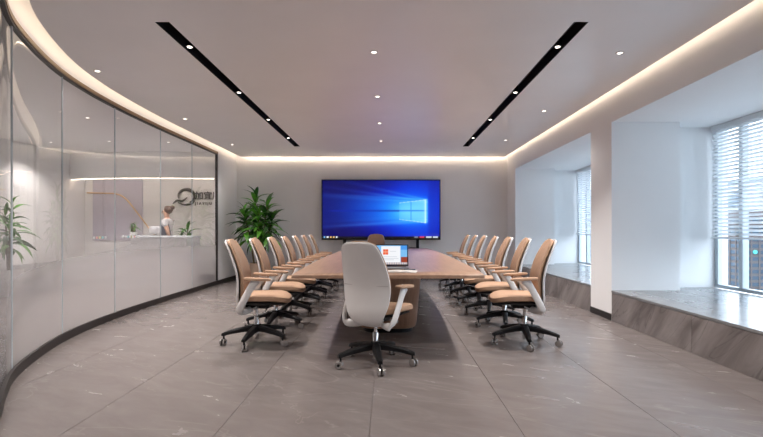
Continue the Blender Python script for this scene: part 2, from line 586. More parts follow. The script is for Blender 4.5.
# curved partition: skirting, glass, bronze rail, wall over it
PANEL_Y = [9.87, 8.66, 7.46, 6.12, 4.87, 3.66, 2.5, 1.3, 0.1, -1.2, -2.95]
bm = bmesh.new()
curved_wall(bm, YB - 0.002, 9.90, -0.06, 0.0, 0.0, 3.12)
curved_wall(bm, 9.90, -2.98, -0.06, 0.0, 2.80, 3.12)
wall_left = struct(obj('wall_left', bm, M['wall'], angle=30))
bm = bmesh.new()
curved_wall(bm, YB - 0.015, -2.97, 0.001, 0.022, 0.001, 0.085)
curved_wall(bm, 9.86, -2.97, -0.03, 0.001, 0.001, 0.06)
struct(obj('baseboard_left', bm, M['skirting'], angle=30))
bm = bmesh.new()
curved_wall(bm, 9.93, -2.97, -0.02, 0.012, 2.758, 2.80)
obj('top_rail', bm, M['bronze'], wall_left, angle=30)
bm = bmesh.new()
curved_wall(bm, 9.87, -2.97, -0.028, 0.006, 2.735, 2.757)
obj('glazing_channel', bm, M['skirting'], wall_left, angle=30)
bm = bmesh.new()
curved_wall(bm, 9.915, 9.872, -0.03, 0.014, 0.086, 2.757)
obj('end_post', bm, M['skirting'], wall_left, smooth=False)
for a, b in zip(PANEL_Y, PANEL_Y[1:]):
    bm = bmesh.new()
    pts = offset_pts(curve_between(a - 0.004, b + 0.004), -0.012)
    lo = [bm.verts.new((p.x, p.y, 0.06)) for p in pts]
    hi = [bm.verts.new((p.x, p.y, 2.74)) for p in pts]
    for i in range(len(pts) - 1):
        bm.faces.new((lo[i], lo[i + 1], hi[i + 1], hi[i]))
    o = obj('glass_panel', bm, M['glass'], wall_left, angle=60)
    bm = bmesh.new()
    curved_wall(bm, b + 0.005, b - 0.005, -0.018, -0.006, 0.062, 2.735)
    obj('glass_joint', bm, M['edge'], wall_left, smooth=False)


# ------------------------------------------------------------------ window bays: benches, windows, blinds
def bench(y0, y1, label, cuts):
    t = thing('window_bench', label, 'bench', ((XR + 4.34) / 2, (y0 + y1) / 2, 0))
    cx, cy = t.location.x, t.location.y
    for a, b in zip(cuts, cuts[1:]):
        box('front_panel', M['marble'], t, XR - cx, XR + 0.03 - cx, a + 0.0015 - cy, b - 0.0015 - cy, 0.002, 0.352, 0.0015, smooth=False)
    box('core', M['screed'], t, XR + 0.032 - cx, 4.3 - cx, y0 + 0.005 - cy, y1 - 0.005 - cy, 0.002, 0.35, smooth=False)
    for a, b in zip(cuts, cuts[1:]):
        for xa, xb in ((XR - 0.004, 3.705), (3.708, 4.335)):
            ye = b - 0.0015
            if b == cuts[-1] and xa > 3.7: ye = b + 0.31
            box('top_slab', M['bench_top_daylit'], t, xa - cx, xb - cx, a + 0.0015 - cy, ye - cy, 0.356, 0.382, 0.002, smooth=False)


bench(0.3, 5.97, 'long grey marble window bench with glossy top, beside the open bay', [0.3, 1.7, 3.05, 4.4, 5.97])
bench(6.58, 10.48, 'grey marble window bench in the bay between the pillar and screen wall', [6.58, 7.88, 9.18, 10.48])


def window(n, y0, y1, mull):
    bm = bmesh.new()
    X0, X1 = 4.37, 4.43
    add_box(bm, X0, X1, y0, y1, 0.384, 0.43)
    add_box(bm, X0, X1, y0, y1, BAY_Z - 0.05, BAY_Z - 0.002)
    add_box(bm, X0, X1, y0 + 0.001, y0 + 0.06, 0.43, BAY_Z - 0.05)
    add_box(bm, X0, X1, y1 - 0.06, y1 - 0.001, 0.43, BAY_Z - 0.05)
    w = struct(obj('window_%d' % n, bm, M['alu'], smooth=False))
    ys = [y0 + 0.06] + list(mull) + [y1 - 0.06]
    for y in mull:
        box('mullion', M['alu'], w, X0 - 0.02, X1, y - 0.032, y + 0.032, 0.431, BAY_Z - 0.051, 0.004, smooth=False)
    for i, (a, b) in enumerate(zip(ys, ys[1:])):
        bm = bmesh.new()
        a2 = a + (0.034 if i else 0.002); b2 = b - (0.034 if i < len(ys) - 2 else 0.002)
        f = bm.faces.new([bm.verts.new(p) for p in ((4.40, a2, 0.432), (4.40, b2, 0.432), (4.40, b2, BAY_Z - 0.052), (4.40, a2, BAY_Z - 0.052))])
        obj('pane', bm, M['clear_glass'], w, smooth=False)
    return w


window(1, 0.32, 6.285, [1.2, 2.35, 3.5, 4.65, 5.80])
window(2, 6.52, 10.795, [7.3, 8.45, 9.6, 10.32])

slat_cache = {}


def blind(y0, y1, label, zb=1.035):
    t = thing('venetian_blind', label, 'blind', (4.315, (y0 + y1) / 2, zb), group=None)
    cy = (y0 + y1) / 2
    l = (y1 - y0) / 2
    box('head_rail', M['blind'], t, -0.03, 0.03, -l, l, BAY_Z - 0.07 - zb, BAY_Z - 0.004 - zb, 0.003, smooth=False)
    box('bottom_rail', M['blind'], t, -0.026, 0.026, -l, l, 0.0, 0.026, 0.004, smooth=False)
    key = round(l, 3)
    if key not in slat_cache:
        bm = bmesh.new()
        sec = []
        for k in range(6):
            u = -1 + 2 * k / 5
            sec.append((u * 0.025, 0.005 * (1 - u * u)))
        lo = [[bm.verts.new((x, s, z)) for x, z in sec] for s in (-l, l)]
        up = [[bm.verts.new((x, s, z + 0.0022)) for x, z in sec] for s in (-l, l)]
        for k in range(5):
            bm.faces.new((up[0][k], up[0][k + 1], up[1][k + 1], up[1][k]))
            bm.faces.new((lo[0][k], lo[1][k], lo[1][k + 1], lo[0][k + 1]))
        for k in (0, 5):
            bm.faces.new((lo[0][k], up[0][k], up[1][k], lo[1][k]))
        slat_cache[key] = mesh_of('slat', bm, M['blind'])
    z = 0.06
    while z < BAY_Z - zb - 0.085:
        link('slat', slat_cache[key], t, (0, 0, z), (0, math.radians(32), 0))
        z += 0.0478
    for s in (-l + 0.12, 0.0, l - 0.12):
        bm = bmesh.new()
        add_tube(bm, [(-0.027, s, 0.02), (-0.027, s, BAY_Z - zb - 0.07)], 0.0016, 6)
        obj('ladder_cord', bm, M['blind'], t)


blind(3.2, 6.24, 'white venetian blind in the open bay, beside the pillar')
blind(0.36, 3.16, 'white venetian blind in the open bay, at the end away from the pillar')
blind(6.56, 10.75, 'white venetian blind in the bay between the pillar and the screen wall')


# ------------------------------------------------------------------ recessed lights
def ring_mesh(r):
    bm = bmesh.new()
    n = 20
    prof = [(r, 0.0), (r, 0.006), (r * 0.72, 0.006), (r * 0.66, 0.002), (r * 0.72, 0.0)]
    rings = [[bm.verts.new((a * math.cos(2 * PI * k / n), a * math.sin(2 * PI * k / n), -z)) for k in range(n)] for a, z in prof]
    for a, b in zip(rings, rings[1:] + rings[:1]):
        for k in range(n):
            bm.faces.new((a[k], a[(k + 1) % n], b[(k + 1) % n], b[k]))
    return mesh_of('trim_ring', bm, M['trimring'])


def lens_mesh(r):
    bm = bmesh.new()
    add_lathe(bm, [(r * 0.64, 0.0), (r * 0.5, 0.0015)], 20)
    return mesh_of('lens', bm, M['lens'])


RING, LENS = ring_mesh(0.040), lens_mesh(0.034)


def spot(parent, name, w, size, blend, loc, col, radius=0.03, rot=(0, 0, 0)):
    d = bpy.data.lights.new(name, 'SPOT')
    d.energy = w; d.spot_size = math.radians(size); d.spot_blend = blend
    d.color = col; d.shadow_soft_size = radius
    o = bpy.data.objects.new(name, d)
    C.objects.link(o)
    o.parent = parent; o.location = loc; o.rotation_euler = rot
    return o


def downlight(x, y, label, group, w, z=H):
    t = thing('downlight', label, 'downlight', (x, y, z - 0.0005), group=group)
    link('trim_ring', RING, t)
    link('lens', LENS, t, (0, 0, -0.003))
    spot(t, 'bulb', w, 120, 0.6, (0, 0, -0.012), SPOT_COL)


for y in (1.54, 3.04, 4.54, 6.05, 7.56, 9.07):
    downlight(-0.135, y, 'small round downlight in the ceiling row over the middle of the table', 'downlights over the table', DOWN_W * 0.3)
for y in (0.1, 2.34, 4.56, 6.78, 8.98):
    downlight(2.25, y, 'small round downlight in the ceiling row along the window wall', 'downlights along the window wall', DOWN_W * 0.55)
for y in (5.08, 7.27, 9.47):
    downlight(-3.14, y, 'small round downlight in the ceiling row along the glass partition', 'downlights along the partition', DOWN_W * 1.1)

for sx, side in (((SL[0] + SL[1]) / 2, 'glass partition'), ((SR[0] + SR[1]) / 2, 'window wall')):
    for y in (0.9, 2.6):  # extra lamps out of view, added to brighten the foreground
        downlight(sx, y, 'added unseen round downlight in line with the black ceiling slot towards the ' + side, 'added fill downlights in line with the slot towards the ' + side, FRONT_FILL_W)
bm = bmesh.new()
add_lathe(bm, [(0.036, 0.0), (0.036, 0.09), (0.02, 0.1)], 18)
SPOT_BODY = mesh_of('housing', bm, M['slot'])
bm = bmesh.new()
add_lathe(bm, [(0.022, -0.002), (0.022, 0.0)], 18)
SPOT_LENS = mesh_of('lens', bm, M['lens'])
for sx, side in (((SL[0] + SL[1]) / 2, 'glass partition'), ((SR[0] + SR[1]) / 2, 'window wall')):
    for y in (4.43, 5.9, 7.35, 8.82):
        t = thing('slot_spotlight', 'small black spotlight in the black ceiling slot towards the ' + side, 'spotlight', (sx, y, H + 0.004),
                  group='spotlights in the slot towards the ' + side)
        link('housing', SPOT_BODY, t, (0, 0, 0.003))
        link('lens', SPOT_LENS, t, (0, 0, 0.001))
        spot(t, 'bulb', SLOT_SPOT_W, 100, 0.9, (0, 0, -0.012), SPOT_COL, 0.03)

# ------------------------------------------------------------------ reception area behind the glass
bm = bmesh.new()
pts = [(p.x, p.y) for p in offset_pts(curve_between(11.1, -2.95), -0.065)]
add_prism(bm, [(-7.2, 11.1)] + [(-7.2, -2.95)] + pts[::-1], H, H + 0.08)
recep_ceiling = struct(obj('ceiling', bm, M['ceiling'], smooth=False))
bm = bmesh.new()
add_box(bm, -7.35, -3.76, YB, YB + 0.15, -0.1, 3.0)
recep_wall = struct(obj('wall_reception', bm, M['wall'], smooth=False))
bm = bmesh.new()
add_box(bm, -7.35, -7.2, -3, YB, -0.1, 3.0)
struct(obj('wall_corridor', bm, M['wall'], smooth=False))
bm = bmesh.new()
add_box(bm, -7.19, -3.77, YB - 0.013, YB - 0.001, 0.001, 0.085)
struct(obj('baseboard_reception', bm, M['skirting'], smooth=False))
# bulkhead that bows over the counter, with its light washing the wall behind
bow = [(-7.19, 10.62), (-6.6, 10.45), (-5.6, 10.33), (-4.6, 10.36), (-3.68, 10.5)]
bow = spline(bow, 6)
bm = bmesh.new()
add_prism(bm, [(x, y) for x, y in bow] + [(x, y + 0.12) for x, y in bow[::-1]], 2.30, H - 0.001)
struct(obj('trim_3', bm, M['wall'], smooth=False))
bm = bmesh.new()
add_prism(bm, [(x, y + 0.125) for x, y in bow] + [(x, y + 0.14) for x, y in bow[::-1]], 2.305, 2.33)
add_prism(bm, [(x, y + 0.07) for x, y in bow] + [(x, y + 0.10) for x, y in bow[::-1]], 2.292, 2.2995)
tag(obj('cove_light', bm, M['led'], smooth=False), 'warm light strip under the bowed bulkhead behind the reception counter', 'cove light')
# lavender panel and brass line on the reception wall
tag(box('wall_panel', M['lavender'], None, -7.0, -5.82, YB - 0.03, YB - 0.001, 0.9, 2.35, 0.004, smooth=False),
    'pale lavender panel on the reception wall behind the brass line', 'wall panel')
bm = bmesh.new()
add_tube(bm, [(x, YB - 0.05, z) for x, z in spline([(-7.12, 2.03), (-6.75, 2.02), (-6.42, 2.0), (-6.2, 1.88), (-5.95, 1.58), (-5.62, 1.15), (-5.45, 0.95)], 6)], 0.016, 8)
tag(obj('brass_line', bm, M['brass']), 'thin brass line bending down across the reception wall', 'wall trim')

for x, y in ((-4.3, 9.2), (-5.4, 9.1), (-6.6, 9.2), (-4.6, 7.2), (-5.9, 6.6), (-6.7, 7.6), (-4.5, 5.2), (-5.8, 4.4), (-4.0, 3.2)):
    downlight(x, y, 'small round downlight in the reception ceiling behind the glass partition', 'reception downlights', RECEPTION_W)

# counter
t = thing('reception_counter', 'white sweeping reception counter behind the glass partition', 'counter', (-5.2, 9.2, 0))
prof = spline([(-1.95, 0.48), (-1.3, 0.54), (-0.67, 0.636), (0.0, 0.79), (0.4, 0.905), (0.725, 0.975), (1.36, 0.999)], 5)
bm = bmesh.new()
lo = [[bm.verts.new((x, y, 0.001)) for x, z in prof] for y in (-0.25, 0.25)]
hi = [[bm.verts.new((x, y, z)) for x, z in prof] for y in (-0.25, 0.25)]
for i in range(len(prof) - 1):
    bm.faces.new((lo[0][i], lo[0][i + 1], hi[0][i + 1], hi[0][i]))
    bm.faces.new((lo[1][i], lo[1][i + 1], hi[1][i + 1], hi[1][i]))
    bm.faces.new((hi[0][i], hi[0][i + 1], hi[1][i + 1], hi[1][i]))
    bm.faces.new((lo[0][i], lo[0][i + 1], lo[1][i + 1], lo[1][i]))
for i in (0, -1):
    bm.faces.new((lo[0][i], hi[0][i], hi[1][i], lo[1][i]))
obj('counter_body', bm, M['desk'], t)
box('counter_back', M['desk'], t, 0.02, 1.34, 0.255, 0.45, 0.001, 0.999, 0.004)
box('counter_top', M['counter_edge'], t, -0.08, 1.36, 0.10, 0.47, 1.0, 1.036, 0.008)


def text_mesh(s, size, depth):
    cu = bpy.data.curves.new('t', 'FONT')
    cu.body = s; cu.size = size; cu.extrude = depth
    cu.align_x = 'LEFT'; cu.offset = 0.002
    o = bpy.data.objects.new('t', cu)
    C.objects.link(o)
    bpy.context.view_layer.update()
    dg = bpy.context.evaluated_depsgraph_get()
    me = bpy.data.meshes.new_from_object(o.evaluated_get(dg))
    bpy.data.objects.remove(o); bpy.data.curves.remove(cu)
    me.materials.clear(); me.materials.append(M['sign'])
    return me


# wall sign: swirling emblem, three characters, small letters under them
sg = thing('wall_sign', 'dark metal sign with a swirl emblem and Chinese characters on the reception wall', 'sign', (-5.08, YB - 0.03, 1.75))
bm = bmesh.new()
def el(a, cx, cz, rx, rz): return (cx + rx * math.cos(a), 0, cz + rz * math.sin(a))
p = [el(math.radians(d), 0.30, 0.20, 0.19, 0.16) for d in range(200, -75, -12)]
add_tube(bm, p, [0.016 + 0.020 * math.sin(PI * i / (len(p) - 1)) for i in range(len(p))], 8, side=(0, 1, 0), flat=0.6)
p = spline([(-0.02, 0, 0.02), (0.08, 0, 0.10), (0.20, 0, 0.09), (0.32, 0, 0.17)], 6)
add_tube(bm, p, [0.012 + 0.014 * math.sin(PI * i / (len(p) - 1)) for i in range(len(p))], 8, side=(0, 1, 0), flat=0.6)
p = spline([(0.10, 0, 0.05), (0.25, 0, 0.0), (0.42, 0, 0.02), (0.5, 0, 0.1)], 6)
add_tube(bm, p, [0.012 + 0.012 * math.sin(PI * i / (len(p) - 1)) for i in range(len(p))], 8, side=(0, 1, 0), flat=0.6)
obj('emblem', bm, M['sign'], sg)
link('lettering', text_mesh('\u52a0\u5b9c\u5c45', 0.205, 0.012), sg, (0.50, 0, 0.14), (PI / 2, 0, 0))
link('lettering', text_mesh('J I A Y I J U', 0.085, 0.008), sg, (0.51, 0, 0.0), (PI / 2, 0, 0))


# ------------------------------------------------------------------ plants
def leaf_mesh(m):
    """one lanceolate leaf of unit length along +x, folded on its rib and drooping"""
    bm = bmesh.new()
    n = 8
    rows = []
    for i in range(n + 1):
        t = i / n
        w = 0.105 * math.sin(PI * min(1, 0.06 + t * 0.94)) ** 0.75 if t < 1 else 0.002
        z = 0.16 * math.sin(t * 2.0) - 0.52 * t * t
        rows.append((bm.verts.new((t * 0.96, -w, z + 0.03 * (w / 0.085))), bm.verts.new((t * 0.96, 0, z)), bm.verts.new((t * 0.96, w, z + 0.03 * (w / 0.085)))))
    for a, b in zip(rows, rows[1:]):
        bm.faces.new((a[0], b[0], b[1], a[1])); bm.faces.new((a[1], b[1], b[2], a[2]))
    return mesh_of('leaf', bm, m, angle=80)


LEAF = [leaf_mesh(M['leaf']), leaf_mesh(M['leaf_dark'])]


def plant(label, loc, pot_mat, stems, pot_h, pot_r, seed, size=1.0, group=None, per=22, l0=0.30, l1=0.46):
    rnd = random.Random(seed)
    t = thing('potted_plant', label, 'plant', loc, group=group)
    bm = bmesh.new()
    n = 28
    add_lathe(bm, [(pot_r * 0.80, 0.0), (pot_r * 0.84, 0.01), (pot_r * 0.98, pot_h * 0.6), (pot_r, pot_h - 0.02), (pot_r, pot_h), (pot_r * 0.9, pot_h),
                   (pot_r * 0.88, pot_h - 0.04)], n)
    obj('pot', bm, pot_mat, t)
    bm = bmesh.new()
    add_lathe(bm, [(pot_r * 0.86, pot_h - 0.038), (pot_r * 0.5, pot_h - 0.025)], n)
    obj('soil', bm, M['soil'], t)
    for (sx, sy, top, lo_z) in stems:
        bm = bmesh.new()
        path = spline([(sx * 0.3, sy * 0.3, pot_h - 0.04), (sx * 0.6, sy * 0.6, (pot_h + top) / 2), (sx, sy, top)], 5)
        add_tube(bm, path, [0.022 - 0.010 * i / (len(path) - 1) for i in range(len(path))], 8)
        obj('stem', bm, M['stem'], t)
        for k in range(per):
            f = k / (per - 1)
            z = lo_z + (top - lo_z) * f
            s = (z - pot_h) / (top - pot_h)
            px, py = sx * (0.3 + 0.7 * s), sy * (0.3 + 0.7 * s)
            az = k * 2.399 + rnd.uniform(-0.4, 0.4)
            pitch = math.radians(-12 + 76 * f ** 1.6 + rnd.uniform(-14, 14))
            ln = rnd.uniform(l0, l1) * size * (1.0 - 0.15 * f)
            R = Matrix.Rotation(az, 4, 'Z') @ Matrix.Rotation(-pitch, 4, 'Y') @ Matrix.Rotation(rnd.uniform(-0.5, 0.5), 4, 'X')
            link('leaf', LEAF[0 if rnd.random() < 0.6 else 1], t, (px, py, z), R.to_euler(), (ln, ln * 1.0, ln))
    return t


plant('tall leafy green plant in a beige pot in the corner beside the big screen', (-2.88, 10.45, 0), M['pot'],
      [(-0.08, 0.02, 1.88, 1.05), (0.22, -0.10, 1.66, 0.95), (-0.28, -0.12, 1.52, 0.9), (0.06, -0.22, 1.50, 0.9), (0.30, 0.06, 1.42, 0.85), (-0.16, 0.18, 1.6, 1.0)], 0.42, 0.19, 4,
      1.0, None, 34, 0.34, 0.52)
plant('leafy plant in a white pot behind the glass, below the wall sign', (-4.62, 10.72, 0), M['white_pot'],
      [(0.05, 0.0, 1.15, 0.75), (-0.12, 0.05, 1.0, 0.7), (0.1, -0.08, 0.95, 0.7)], 0.44, 0.17, 8, 0.9, None, 12)
plant('tall leafy plant in a white pot behind the glass, against the corridor wall', (-6.6, 8.2, 0), M['white_pot'],
      [(0.05, 0.0, 1.6, 0.9), (-0.12, 0.05, 1.4, 0.8), (0.1, -0.12, 1.25, 0.8)], 0.46, 0.2, 11, 1.0, None, 14)
plant('small green plant in a low white bowl on the reception counter', (-5.13, 9.48, 1.04), M['white_pot'],
      [(0.03, 0.0, 0.20, 0.14), (-0.04, 0.02, 0.18, 0.14)], 0.07, 0.07, 5, 0.34, None, 9)

# ------------------------------------------------------------------ receptionist (profile towards the counter's low end)
pr = thing('person', 'person in a pale grey top with brown hair tied up, standing behind the reception counter', 'person', (-4.67, 9.95, 0), 0)
body_v, body_e, body_r, body_m = [], [], [], []


def skin_figure(name, verts, edges, radii, m, parent, root=0, sub=2):
    me = bpy.data.meshes.new(name)
    me.from_pydata(verts, edges, [])
    me.materials.append(m)
    o = link(name, me, parent)
    o.modifiers.new('skin', 'SKIN')
    bmx = bmesh.new(); bmx.from_mesh(me)
    lay = bmx.verts.layers.skin.verify()
    bmx.verts.ensure_lookup_table()
    for i, r in enumerate(radii):
        bmx.verts[i][lay].radius = r if isinstance(r, tuple) else (r, r)
        bmx.verts[i][lay].use_root = i == root
    bmx.to_mesh(me); bmx.free()
    s = o.modifiers.new('smooth', 'SUBSURF'); s.levels = sub; s.render_levels = sub
    o.modifiers['skin'].use_smooth_shade = True
    return o


# faces -x; y is its left/right axis (towards the camera is its left side)
V = [(0, 0, 0.92), (0.0, 0, 1.08), (-0.01, 0, 1.22), (0.0, 0, 1.33), (-0.005, 0, 1.40), (-0.015, 0, 1.46), (-0.02, 0, 1.53), (-0.02, 0, 1.60),      # 0-7 trunk, neck, head
     (0.01, -0.15, 1.33), (0.10, -0.20, 1.12), (0.12, -0.16, 0.96), (0.09, -0.10, 0.90),        # 8-11 near arm
     (0.0, 0.15, 1.33), (-0.10, 0.20, 1.14), (-0.22, 0.10, 1.10), (-0.28, 0.04, 1.10),          # 12-15 far arm
     (0, -0.085, 0.86), (-0.01, -0.09, 0.48), (0.02, -0.09, 0.09), (-0.10, -0.09, 0.035),
     (0, 0.085, 0.86), (0.03, 0.09, 0.48), (0.05, 0.09, 0.09), (-0.07, 0.09, 0.035)]
E = [(0, 1), (1, 2), (2, 3), (3, 4), (4, 5), (5, 6), (6, 7), (3, 8), (8, 9), (9, 10), (10, 11), (3, 12), (12, 13), (13, 14), (14, 15),
     (0, 16), (16, 17), (17, 18), (18, 19), (0, 20), (20, 21), (21, 22), (22, 23)]
Rr = [(0.11, 0.15), (0.085, 0.12), (0.10, 0.13), (0.09, 0.13), 0.05, 0.055, (0.088, 0.072), (0.07, 0.06), 0.055, 0.042, 0.030, 0.026, 0.055, 0.042, 0.032, 0.026,
      0.085, 0.062, 0.042, 0.035, 0.085, 0.062, 0.042, 0.035]
skin_figure('body', V, E, Rr, M['skin'], pr)
# clothes: a short-sleeved top and trousers that follow the body
Vt = [(0, 0, 0.94), (0.0, 0, 1.08), (-0.01, 0, 1.22), (0.0, 0, 1.34), (-0.002, 0, 1.385), (0.01, -0.16, 1.335), (0.06, -0.19, 1.21), (0.0, 0.16, 1.335), (-0.06, 0.19, 1.22)]
Et = [(0, 1), (1, 2), (2, 3), (3, 4), (3, 5), (5, 6), (3, 7), (7, 8)]
skin_figure('top', Vt, Et, [(0.125, 0.165), (0.10, 0.135), (0.115, 0.145), (0.10, 0.14), 0.06, 0.066, 0.056, 0.066, 0.056], M['shirt'], pr)
Vp = [(0, 0, 0.95), (0, -0.085, 0.86), (-0.01, -0.09, 0.48), (0.02, -0.09, 0.12), (0, 0.085, 0.86), (0.03, 0.09, 0.48), (0.05, 0.09, 0.12)]
skin_figure('trousers', Vp, [(0, 1), (1, 2), (2, 3), (0, 4), (4, 5), (5, 6)], [(0.12, 0.16), 0.096, 0.074, 0.056, 0.096, 0.074, 0.056], M['trousers'], pr)
bm = bmesh.new()
bmesh.ops.create_uvsphere(bm, u_segments=20, v_segments=12, radius=1)
for v in bm.verts:
    c = v.co
    front = max(0.0, -c.x - 0.15)
    v.co = Vector((0.012 + c.x * 0.098 * (1 - 0.35 * front * (1 if c.z < 0.6 else 0)), c.y * 0.086, 1.575 + c.z * 0.088))
    if c.z < -0.1 and c.x < 0: v.co.z = 1.575 + max(c.z, -0.1) * 0.088
r = bmesh.ops.create_uvsphere(bm, u_segments=14, v_segments=8, radius=0.048)
for v in r['verts']: v.co += Vector((0.105, 0, 1.625))
obj('hair', bm, M['hair'], pr)
bm = bmesh.new()
add_tube(bm, [(-0.095, 0, 1.545), (-0.118, 0, 1.515), (-0.098, 0, 1.508)], [0.010, 0.016, 0.010], 8)
obj('nose', bm, M['skin'], pr)
for s in (-1, 1):
    bm = bmesh.new()
    bmesh.ops.create_uvsphere(bm, u_segments=10, v_segments=6, radius=0.011)
    obj('eye', bm, M['black'], pr, loc=(-0.094, s * 0.033, 1.55))
    for k in range(5):          # fingers of the two hands
        hx, hy, hz, dx, dz = (0.085, -0.085, 0.895, -0.045, -0.05) if s < 0 else (-0.30, 0.03, 1.10, -0.06, -0.02)
        bm = bmesh.new()
        oy = (k - 2) * 0.014
        add_tube(bm, [(hx, hy + oy, hz), (hx + dx * 0.6, hy + oy, hz + dz * 0.4), (hx + dx, hy + oy, hz + dz)], [0.009, 0.008, 0.006], 6)
        obj('finger', bm, M['skin'], pr)
bm = bmesh.new()
add_box(bm, -0.10, 0.10, -0.008, 0.008, -0.13, 0.13, 0.003)
tag(obj('folder', bm, M['folder'], None, loc=(-4.64, 9.80, 0.99 + 0.14), rot=(0, math.radians(-12), 0)), 'slate blue folder held by the person behind the counter', 'folder')

# monitor on the counter beside the person
mn = thing('desk_monitor', 'pale monitor on the reception counter beside the person, seen from the back', 'monitor', (-4.69, 9.48, 1.037))
box('stand', M['grey_metal'], mn, -0.09, 0.09, -0.07, 0.07, 0.0, 0.012, 0.003)
box('neck', M['grey_metal'], mn, -0.02, 0.02, 0.0, 0.02, 0.012, 0.10, 0.003)
box('housing', M['desk'], mn, -0.12, 0.12, -0.025, -0.001, 0.03, 0.19, 0.006)

# small coloured marks stuck on the glass
def glass_marks(ys, label, cols):
    t = thing('glass_marking', label, 'marking', (xcurve(ys[0]) + 0.004, ys[0], 1.055))
    for k, (y, c) in enumerate(zip(ys, cols)):
        bm = bmesh.new()
        add_box(bm, -0.0009, 0.0009, -0.022, 0.022, -0.012, 0.016)
        a = (xcurve(y - 0.03) - xcurve(y + 0.03)) / 0.06
        mk = obj('letter', bm, mat('mark_%d' % k, c, 0.5), t, smooth=False)
        off = Vector((1, a)).normalized() * -0.008
        mk.location = (xcurve(y) + off.x - t.location.x, y - off.y * 0 - t.location.y, 0)
        mk.rotation_euler = (0, 0, math.atan(a))
    return t


MC = [(0.8, 0.82, 0.8), (0.85, 0.5, 0.45), (0.8, 0.75, 0.4), (0.45, 0.75, 0.75), (0.85, 0.85, 0.85)]
glass_marks([5.60 + 0.07 * k for k in range(5)], 'row of tiny coloured marks stuck on the glass partition, in front of the corridor corner', MC)
glass_marks([6.38 + 0.09 * k for k in range(5)], 'row of tiny coloured marks stuck on the glass partition, under the small counter plant', MC[::-1])

# ------------------------------------------------------------------ big screen on its stand
TVX0, TVX1, TVZ0, TVZ1, TVY = -1.556, 1.229, 0.918, 2.331, 11.0
tvx = (TVX0 + TVX1) / 2
tv = thing('display_screen', 'huge flat screen with a blue glowing picture, standing against the back wall', 'screen', (tvx, TVY + 0.03, 0))
hw = (TVX1 - TVX0) / 2
box('housing', M['black_metal'], tv, -hw, hw, -0.025, 0.03, TVZ0, TVZ1, 0.004, smooth=False)
bz = 0.022
for nm, a in (('bezel', (-hw, hw, -0.032, -0.0255, TVZ0, TVZ0 + 0.045)), ('bezel', (-hw, hw, -0.032, -0.0255, TVZ1 - bz, TVZ1)),
              ('bezel', (-hw, -hw + bz, -0.032, -0.0255, TVZ0 + 0.045, TVZ1 - bz)), ('bezel', (hw - bz, hw, -0.032, -0.0255, TVZ0 + 0.045, TVZ1 - bz))):
    box(nm, M['black_metal'], tv, *a, smooth=False)


def clamp(v, a=0.0, b=1.0): return max(a, min(b, v))
def sm(a, b, v):
    t = clamp((v - a) / (b - a)); return t * t * (3 - 2 * t)
def mixc(a, b, t): return tuple(p + (q - p) * t for p, q in zip(a, b))


def wallpaper(u, v):
    """u to the right, v downward, both 0..1: deep blue with light streaming from a four-pane window"""
    du, dv = (u - 0.80) * 1.97, v - 0.53
    d = math.hypot(du, dv)
    c = mixc((0, 22, 190), (0, 0, 96), sm(0.3, 1.45, d))
    c = mixc(c, (0, 0, 84), 0.55 * sm(0.22, 0.5, abs(dv)) * sm(0.25, 0.9, d))
    c = mixc(c, (0, 92, 245), 0.95 * math.exp(-(d / 0.50) ** 2))
    # the fan of light that widens to the left
    if u < 0.90:
        s = 0.90 - u
        half = 0.21 + 0.06 * s
        beam = math.exp(-(abs(dv + 0.02 * s) / half) ** 4) * math.exp(-(s / 0.62) ** 2)
        c = mixc(c, (10, 140, 255), 0.95 * beam)
        c = mixc(c, (110, 215, 255), 0.80 * math.exp(-((u - 0.73) / 0.15) ** 2 - (dv / 0.17) ** 2))
        for off, k, w, a in ((-0.20, -0.10, 0.010, 0.6), (-0.15, -0.12, 0.014, 0.6), (-0.16, -0.30, 0.012, 0.5), (0.15, 0.14, 0.010, 0.6), (0.19, 0.10, 0.012, 0.5), (-0.19, -0.46, 0.014, 0.4), (0.1, 0.1, 0.02, 0.3)):
            line = off + k * s
            c = mixc(c, (90, 190, 255), a * math.exp(-((dv - line) / (w + 0.025 * s)) ** 2) * math.exp(-s / 0.5))
        c = mixc(c, (0, 30, 165), 0.75 * math.exp(-((v - 0.527) / 0.015) ** 2) * sm(0.03, 0.10, u) * (1 if u < 0.655 else 0.5))
    # window panes
    if 0.656 <= u <= 0.886:
        f = (u - 0.656) / 0.23
        top, bot = 0.385 - 0.055 * f, 0.682 + 0.06 * f
        if top <= v <= bot:
            c = mixc(c, (140, 225, 255), 0.25 + 0.5 * f)
            if abs(u - 0.755) < 0.005 or abs(v - 0.527) < 0.011:
                c = mixc(c, (15, 110, 235), 0.55)
            if u > 0.872: c = mixc(c, (240, 255, 255), 0.8)
            if v - top < 0.012 or bot - v < 0.012: c = mixc(c, (220, 245, 255), 0.5)
    g = math.exp(-(((u - 0.885) * 1.97) ** 2 / 0.0012)) * sm(0.30, 0.36, v) * (1 - sm(0.70, 0.77, v))
    c = mixc(c, (150, 225, 255), 0.6 * g)
    if u > 0.89: c = mixc(c, (0, 20, 150), 0.35 * sm(0.885, 0.93, u))
    # task bar with icons
    if v > 0.968:
        c = (8, 10, 28)
        for k, ic in enumerate(((120, 190, 240), (235, 240, 245), (240, 190, 110), (240, 200, 130), (235, 245, 250))):
            if abs(u - (0.018 + 0.026 * k)) < 0.007: c = ic
        if 0.83 < u < 0.87: c = (210, 60, 90)
        if 0.785 < u < 0.815: c = (120, 130, 150)
        if 0.885 < u < 0.93 or 0.945 < u < 0.985: c = (200, 210, 220)
    return c


def lin3(c):
    return srgb(*[clamp(x, 0, 255) for x in c])


